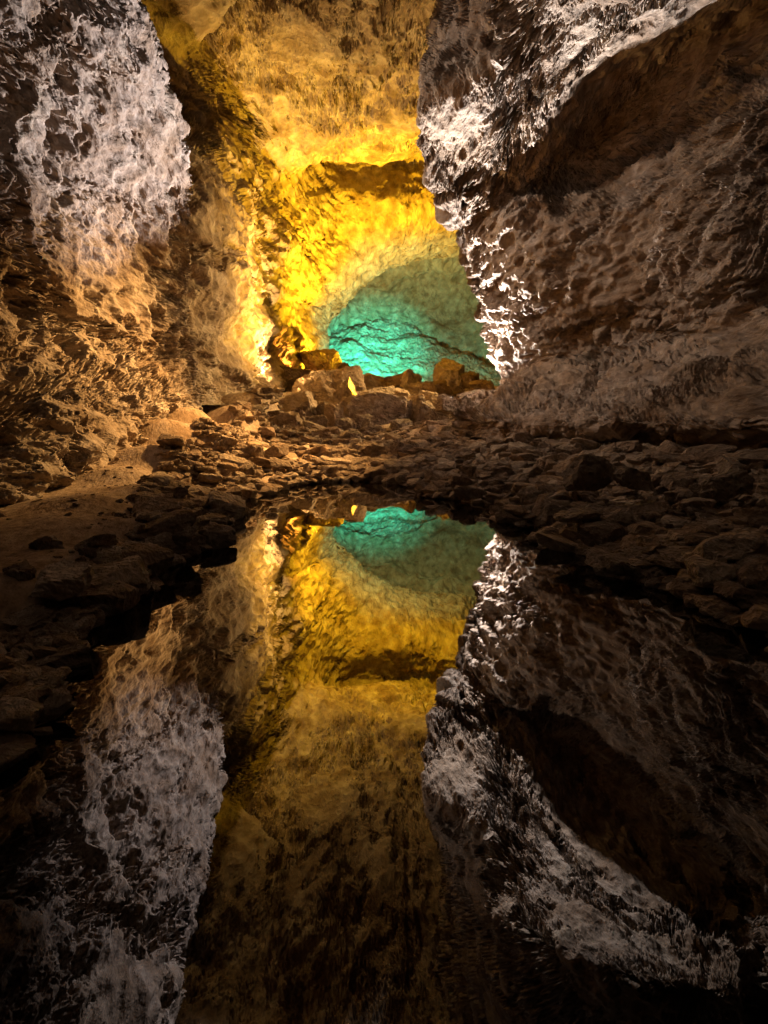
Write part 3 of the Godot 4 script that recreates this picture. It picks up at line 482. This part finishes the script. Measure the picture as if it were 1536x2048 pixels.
func wall_patch(called: String, points: Array, mat: Material, inside: Vector3, style: String, fine: float, label: String) -> void:
	var rows := points.size()
	var cols: int = points[0].size()
	var us := steps_between(points, true, fine * (0.76 if style == "right" else 0.95))
	var vs := steps_between(points, false, fine)
	# along each control row first
	var lines := []
	for r in rows:
		var line := PackedVector3Array()
		for c in cols - 1:
			var p0: Vector3 = points[r][maxi(c - 1, 0)]
			var p1: Vector3 = points[r][c]
			var p2: Vector3 = points[r][c + 1]
			var p3: Vector3 = points[r][mini(c + 2, cols - 1)]
			for k in us[c]:
				line.append(p1.cubic_interpolate(p2, p0, p3, float(k) / us[c]))
		line.append(points[r][cols - 1])
		lines.append(line)
	var nu: int = lines[0].size()
	var base := PackedVector3Array()
	for r in rows - 1:
		var l0: PackedVector3Array = lines[maxi(r - 1, 0)]
		var l1: PackedVector3Array = lines[r]
		var l2: PackedVector3Array = lines[r + 1]
		var l3: PackedVector3Array = lines[mini(r + 2, rows - 1)]
		for k in vs[r]:
			var w := float(k) / vs[r]
			for u in nu:
				base.append(l1[u].cubic_interpolate(l2[u], l0[u], l3[u], w))
	base.append_array(lines[rows - 1])
	var nv := base.size() / nu
	var normals := grid_normals(base, nu, nv)
	var votes := 0
	for i in range(0, base.size(), 97):
		votes += 1 if normals[i].dot(inside - base[i]) > 0 else -1
	var side := 1.0 if votes > 0 else -1.0
	var verts := PackedVector3Array()
	verts.resize(base.size())
	var colours := PackedColorArray()
	colours.resize(base.size())
	for i in base.size():
		var p := base[i]
		verts[i] = p + normals[i] * (side * relief(style, p))
		colours[i] = stain(style, p)
	emit_grid(called, verts, colours, nu, nv, side, mat, label)


func stain(style: String, p: Vector3) -> Color:
	# mineral staining: ochre dust, grey rock and pale crust in patches of their own, whatever the relief
	var a := tint.get_noise_3dv(p) * 0.5 + 0.5
	var b := tint.get_noise_3d(p.y * 2.1 + 30.0, p.z * 2.1, p.x * 2.1) * 0.5 + 0.5
	var c := Color(0.80, 0.74, 0.68).lerp(Color(0.92, 0.90, 0.90), smoothstep(0.35, 0.65, a))
	c = c.lerp(Color(0.62, 0.52, 0.42), 0.75 * smoothstep(0.5, 0.72, b))
	if style == "vault":
		c = c.lerp(Color(0.48, 0.38, 0.28), 0.7 * smoothstep(0.0, 0.45, tint.get_noise_3d(p.z * 0.9, p.x * 1.8, p.y * 1.8 + 11.0)))
	if style == "right" or style == "left":
		c = c.lerp(Color(1.15, 1.12, 1.08), 0.6 * smoothstep(0.55, 0.7, 1.0 - b))
	return c


func grid_normals(v: PackedVector3Array, nu: int, nv: int) -> PackedVector3Array:
	var n := PackedVector3Array()
	n.resize(v.size())
	for j in nv:
		var up := mini(j + 1, nv - 1) * nu
		var down := maxi(j - 1, 0) * nu
		for i in nu:
			var du := v[j * nu + mini(i + 1, nu - 1)] - v[j * nu + maxi(i - 1, 0)]
			var dv := v[up + i] - v[down + i]
			n[j * nu + i] = du.cross(dv).normalized()
	return n


func emit_grid(called: String, verts: PackedVector3Array, colours: PackedColorArray, nu: int, nv: int, side: float, mat: Material, label: String) -> MeshInstance3D:
	var n := grid_normals(verts, nu, nv)
	if side < 0:
		for i in n.size():
			n[i] = -n[i]
	var index := PackedInt32Array()
	index.resize((nu - 1) * (nv - 1) * 6)
	var at := 0
	for j in nv - 1:
		for i in nu - 1:
			var a := j * nu + i
			var b := a + 1
			var c := a + nu
			var d := c + 1
			if side > 0:
				index[at] = a; index[at + 1] = c; index[at + 2] = b
				index[at + 3] = b; index[at + 4] = c; index[at + 5] = d
			else:
				index[at] = a; index[at + 1] = b; index[at + 2] = c
				index[at + 3] = b; index[at + 4] = d; index[at + 5] = c
			at += 6
	var arrays := []
	arrays.resize(Mesh.ARRAY_MAX)
	arrays[Mesh.ARRAY_VERTEX] = verts
	arrays[Mesh.ARRAY_NORMAL] = n
	arrays[Mesh.ARRAY_COLOR] = colours
	arrays[Mesh.ARRAY_INDEX] = index
	var mesh := ArrayMesh.new()
	mesh.add_surface_from_arrays(Mesh.PRIMITIVE_TRIANGLES, arrays)
	var o := mesh_node(called, mesh, mat)
	tag(o, label, "", "", "structure")
	print(called, " ", nu, "x", nv, " = ", verts.size())
	return o


func shell() -> void:
	# the mass of rock round the cave: closes it behind the camera, above, below and at the far end
	var m := BoxMesh.new()
	var parts := [[Vector3(60, 2, 90), Vector3(0, 19, -25)], [Vector3(60, 30, 2), Vector3(0, 4, 14)], [Vector3(60, 30, 2), Vector3(0, 4, -62)],
		[Vector3(2, 30, 78), Vector3(-16, 4, -24)], [Vector3(2, 30, 78), Vector3(16, 4, -24)], [Vector3(60, 2, 90), Vector3(0, -4, -25)]]
	for q in parts:
		var b := BoxMesh.new()
		b.size = q[0]
		var o := mesh_node("bedrock", b, M.shell)
		o.position = q[1]
		tag(o, "dark bedrock closing the cave out of sight", "", "", "structure")


# ------------------------------------------------------------------ floor and pool

func floor_height(x: float, z: float) -> float:
	var sum := 0.0
	var total := 0.0
	for g in GROUND_POINTS:
		var dx: float = g.x - x
		var dz: float = g.z - z
		var w := 1.0 / pow(dx * dx + dz * dz + 0.09, 1.8)
		sum += g.y * w
		total += w
	return sum / total


func ground() -> void:
	var xs := PackedFloat32Array()
	var zs := PackedFloat32Array()
	var x := -9.0
	while x < 9.01:
		xs.append(x)
		x += 0.055 if absf(x) < 5.0 else 0.2
	var z := 6.0
	while z > -46.0:
		zs.append(z)
		z -= 0.055 if z < 0.5 and z > -9.0 else (0.08 if z < 0.5 and z > -17.0 else 0.35)
	var nu := xs.size()
	var nv := zs.size()
	var verts := PackedVector3Array()
	var colours := PackedColorArray()
	for j in nv:
		for i in nu:
			var p := Vector3(xs[i], 0, zs[j])
			p.y = floor_height(p.x, p.z)
			var off := clampf((p.x - path_edge(p.z) + 0.1) / 0.3, 0.12, 1.0)   # the path is trodden level
			p.y += off * (0.05 * crag.get_noise_3dv(p * 1.5) * smoothstep(-0.3, 0.3, p.y) + 0.03 * rough.get_noise_3dv(p) + 0.03 * broad.get_noise_3dv(p * 2.0))
			verts.append(p)
			colours.append(stain("ground", p))
	emit_grid("ground", verts, colours, nu, nv, 1.0 if nu > 0 else -1.0, M.gravel, "trodden brown cave floor with a path along the left wall")


func water() -> void:
	var m := PlaneMesh.new()
	m.size = Vector2(12, 20)
	var o := mesh_node("water", m, M.water)
	o.position = Vector3(0, 0, -5)
	tag(o, "still dark pool mirroring the lit cave", "", "", "structure")


# ------------------------------------------------------------------ stones

func rock_mesh(seed_: int, cuts: int, n: int, bumpy: float) -> ArrayMesh:
	# a block broken along flat faces: the nearest of a set of planes bounds it in every direction
	var r := RandomNumberGenerator.new()
	r.seed = seed_
	var planes := []
	for axis in [Vector3.RIGHT, Vector3.LEFT, Vector3.UP, Vector3.DOWN, Vector3.BACK, Vector3.FORWARD]:
		var jig := Vector3(r.randf_range(-1, 1), r.randf_range(-1, 1), r.randf_range(-1, 1)) * 0.32
		planes.append([(axis + jig).normalized(), r.randf_range(0.38, 0.5)])
	for i in cuts:
		var d := Vector3(r.randfn(), r.randfn(), r.randfn()).normalized()
		planes.append([d, r.randf_range(0.42, 0.56)])
	var st := SurfaceTool.new()
	st.begin(Mesh.PRIMITIVE_TRIANGLES)
	var shift := Vector3(r.randf(), r.randf(), r.randf()) * 50.0
	for face in 6:
		var grid := PackedVector3Array()
		for j in n + 1:
			for i in n + 1:
				var a := tan((float(i) / n - 0.5) * PI / 2)
				var b := tan((float(j) / n - 0.5) * PI / 2)
				var d: Vector3 = [Vector3(1, b, -a), Vector3(-1, b, a), Vector3(a, 1, -b), Vector3(a, -1, b), Vector3(a, b, 1), Vector3(-a, b, -1)][face]
				d = d.normalized()
				var far := 0.72
				for q in planes:
					var dot: float = d.dot(q[0])
					if dot > 0.05:
						far = minf(far, q[1] / dot)
				var at := d * far
				far *= 1.0 + bumpy * (crag.get_noise_3dv(at * 2.2 + shift) - 0.2) + bumpy * 0.6 * rough.get_noise_3dv(at * 1.3 + shift) + bumpy * 0.7 * block.get_noise_3dv(at * 6.0 + shift)
				grid.append(d * far)
		for j in n:
			for i in n:
				var k := j * (n + 1) + i
				for c in [k, k + n + 1, k + 1, k + 1, k + n + 1, k + n + 2]:
					st.add_vertex(grid[c])
	return crisp(st.commit_to_arrays()[Mesh.ARRAY_VERTEX])


func crisp(v: PackedVector3Array) -> ArrayMesh:
	# normals shared only between faces that meet at less than about 33 degrees, so that broken edges stay sharp
	var around := {}
	var flat := PackedVector3Array()
	for i in range(0, v.size(), 3):
		var n := (v[i + 2] - v[i]).cross(v[i + 1] - v[i])
		flat.append(n)
		for k in 3:
			var key := Vector3i((v[i + k] * 4000.0).round())
			if not around.has(key):
				around[key] = PackedInt32Array()
			around[key].append(i / 3)
	var normals := PackedVector3Array()
	normals.resize(v.size())
	for i in v.size():
		var own := flat[i / 3].normalized()
		var sum := Vector3.ZERO
		for f in around[Vector3i((v[i] * 4000.0).round())]:
			if own.dot(flat[f].normalized()) > 0.84:
				sum += flat[f]
		normals[i] = sum.normalized() if sum.length() > 0.0 else own
	var arrays := []
	arrays.resize(Mesh.ARRAY_MAX)
	arrays[Mesh.ARRAY_VERTEX] = v
	arrays[Mesh.ARRAY_NORMAL] = normals
	var mesh := ArrayMesh.new()
	mesh.add_surface_from_arrays(Mesh.PRIMITIVE_TRIANGLES, arrays)
	return mesh


func boulders() -> void:
	for b in BOULDERS:
		var big: bool = b[1].x > 0.55
		var o := mesh_node("boulder" if b[3] < 200 else "rock", rock_mesh(b[3], 9, 22 if big else 14, 0.11), M.boulders[b[4]])
		o.position = b[0]
		o.rotation = Vector3(rng.randf_range(-0.15, 0.15), b[2], rng.randf_range(-0.2, 0.2))
		o.scale = b[1] * 1.05
		tag(o, b[5], "boulder" if b[3] < 200 else "rock", "boulders heaped at the far end of the pool" if b[3] < 200 else "")


func rubble() -> void:
	var shapes := []
	for i in 12:
		shapes.append(rock_mesh(500 + i, 7, 10, 0.05))
	var wanted := []
	var taken := {}
	var tries := [[Rect2(-5.0, -27.0, 10.5, 28.5), 0.105, 190000]]
	for t in tries:
		var area: Rect2 = t[0]
		for i in t[2]:
			var x := rng.randf_range(area.position.x, area.end.x)
			var z := rng.randf_range(area.position.y, area.end.y)
			if x < path_edge(z) + rng.randf_range(-0.08, 0.12) or (x > 0.34 * -z + 1.6 and z < -5.0) or (x > -0.17 * z and z < -14.0):
				continue
			var h := floor_height(x, z)
			if h < (0.03 if x < 0.0 and x > -1.42 and z > -5.0 and z < -2.5 else -0.02) or h > 2.6:
				continue
			var zone := "far" if z < -10.5 and x > -2.4 and x < 1.9 else ("left" if x < 0.0 else "right")
			var size := rng.randf_range(0.6, 1.5) * (t[1] as float) * (1.0 + 1.2 * pow(rng.randf(), 8.0)) * clampf(0.55 - 0.11 * z, 0.45, 1.0) * (1.0 + 1.4 * smoothstep(11.0, 24.0, -z))
			var key := Vector2i(floori(x / (0.1 if z > -13.0 else 0.2)), floori(z / (0.1 if z > -13.0 else 0.2)))
			var crowd: int = taken.get(key, 0)
			if crowd >= (1 if z < -14.5 and x > -3.2 else 2):
				continue
			taken[key] = crowd + 1
			var look := size / Vector3(x, h - 1.0, z).length()
			wanted.append([look, Vector3(x, h + size * (0.10 + 0.28 * crowd) * (0.4 if z < -14.5 else 1.0), z), size, zone])
	for i in 750:
		var z := -0.5 - 15.0 * rng.randf()
		var x := path_edge(z) - 1.5 * pow(rng.randf(), 1.3)
		var size := 0.015 + 0.05 * pow(rng.randf(), 5.0)
		wanted.append([0.0, Vector3(x, floor_height(x, z) + size * 0.1, z), size, "left"])
	wanted.sort_custom(func(a, b): return a[0] > b[0])
	var many := {}
	for shape in shapes.size():
		many[shape] = []
	var made := 0
	for w in wanted:
		var shape := rng.randi_range(0, shapes.size() - 1)
		var flat := rng.randf_range(0.24, 0.68)
		var wide := rng.randf_range(0.75, 1.1)
		var lean := Vector3(rng.randf_range(-0.3, 0.3), rng.randf_range(0, TAU), rng.randf_range(-0.3, 0.3))
		var basis := Basis.from_euler(lean) * Basis.from_scale(Vector3(w[2] * 1.25, w[2] * flat * 1.25, w[2] * wide * 1.25))
		var tone := rng.randi_range(0, M.rocks.size() - 1)
		var in_view: bool = w[1].z < -1.2 and absf(w[1].x) < 0.66 * -w[1].z
		if in_view and made < 245 and w[0] > 0.0:
			var o := mesh_node("loose_stone", shapes[shape], M.rocks[tone])
			o.transform = Transform3D(basis, w[1])
			made += 1
			var form := "slab" if flat < 0.37 else ("block" if flat > 0.54 else "chunk")
			var colour: String = ["grey brown", "dark brown", "tan", "reddish brown", "light brown"][tone]
			var big: String = "large" if w[2] > 0.16 else ("small" if w[2] < 0.09 else "middling")
			var far: String = "nearest the viewer" if w[1].z > -3.0 else ("fairly near" if w[1].z > -4.6 else ("halfway along" if w[1].z > -7.0 else "far along"))
			var low: bool = floor_height(w[1].x, w[1].z) < 0.16
			var where: String = {"left": "left bank", "right": "right bank", "far": "far shore"}[w[3]]
			var edge: String = "at the waterline" if low else {"left": "beside the path", "right": "below the rock ledge", "far": "below the boulder pile"}[w[3]]
			var set_: String = "level" if absf(lean.x) + absf(lean.z) < 0.28 else "tilted"
			tag(o, "%s %s %s %s on the %s %s, %s" % [big, set_, colour, form, where, edge, far], "stone", "%s %ss of the %s %s" % [colour, form, where, edge])
		else:
			many[shape].append([Transform3D(basis, w[1]), tone])
	print("stones ", made, " of ", wanted.size())
	for shape in many:
		var list: Array = many[shape]
		var mm := MultiMesh.new()
		mm.transform_format = MultiMesh.TRANSFORM_3D
		mm.mesh = shapes[shape]
		mm.instance_count = list.size()
		for i in list.size():
			mm.set_instance_transform(i, list[i][0])
		var o := MultiMeshInstance3D.new()
		o.name = numbered("rubble")
		o.multimesh = mm
		o.material_override = M.rocks[shape % M.rocks.size()]
		add_child(o, true)
		tag(o, "small broken stones filling the gaps of the banks and the pile", "", "", "stuff")


func path_edge(z: float) -> float:
	# where the trodden path on the left gives way to the piled stones
	var d := -z
	var at := [[0.0, -1.7], [3.0, -1.62], [4.5, -1.82], [5.7, -2.2], [8.0, -2.8], [11.0, -3.05], [13.0, -3.1], [16.0, -3.3], [20.0, -4.1], [25.0, -5.0], [40.0, -6.0]]
	for i in at.size() - 1:
		if d < at[i + 1][0]:
			return lerpf(at[i][1], at[i + 1][1], clampf((d - at[i][0]) / (at[i + 1][0] - at[i][0]), 0.0, 1.0))
	return -2.8
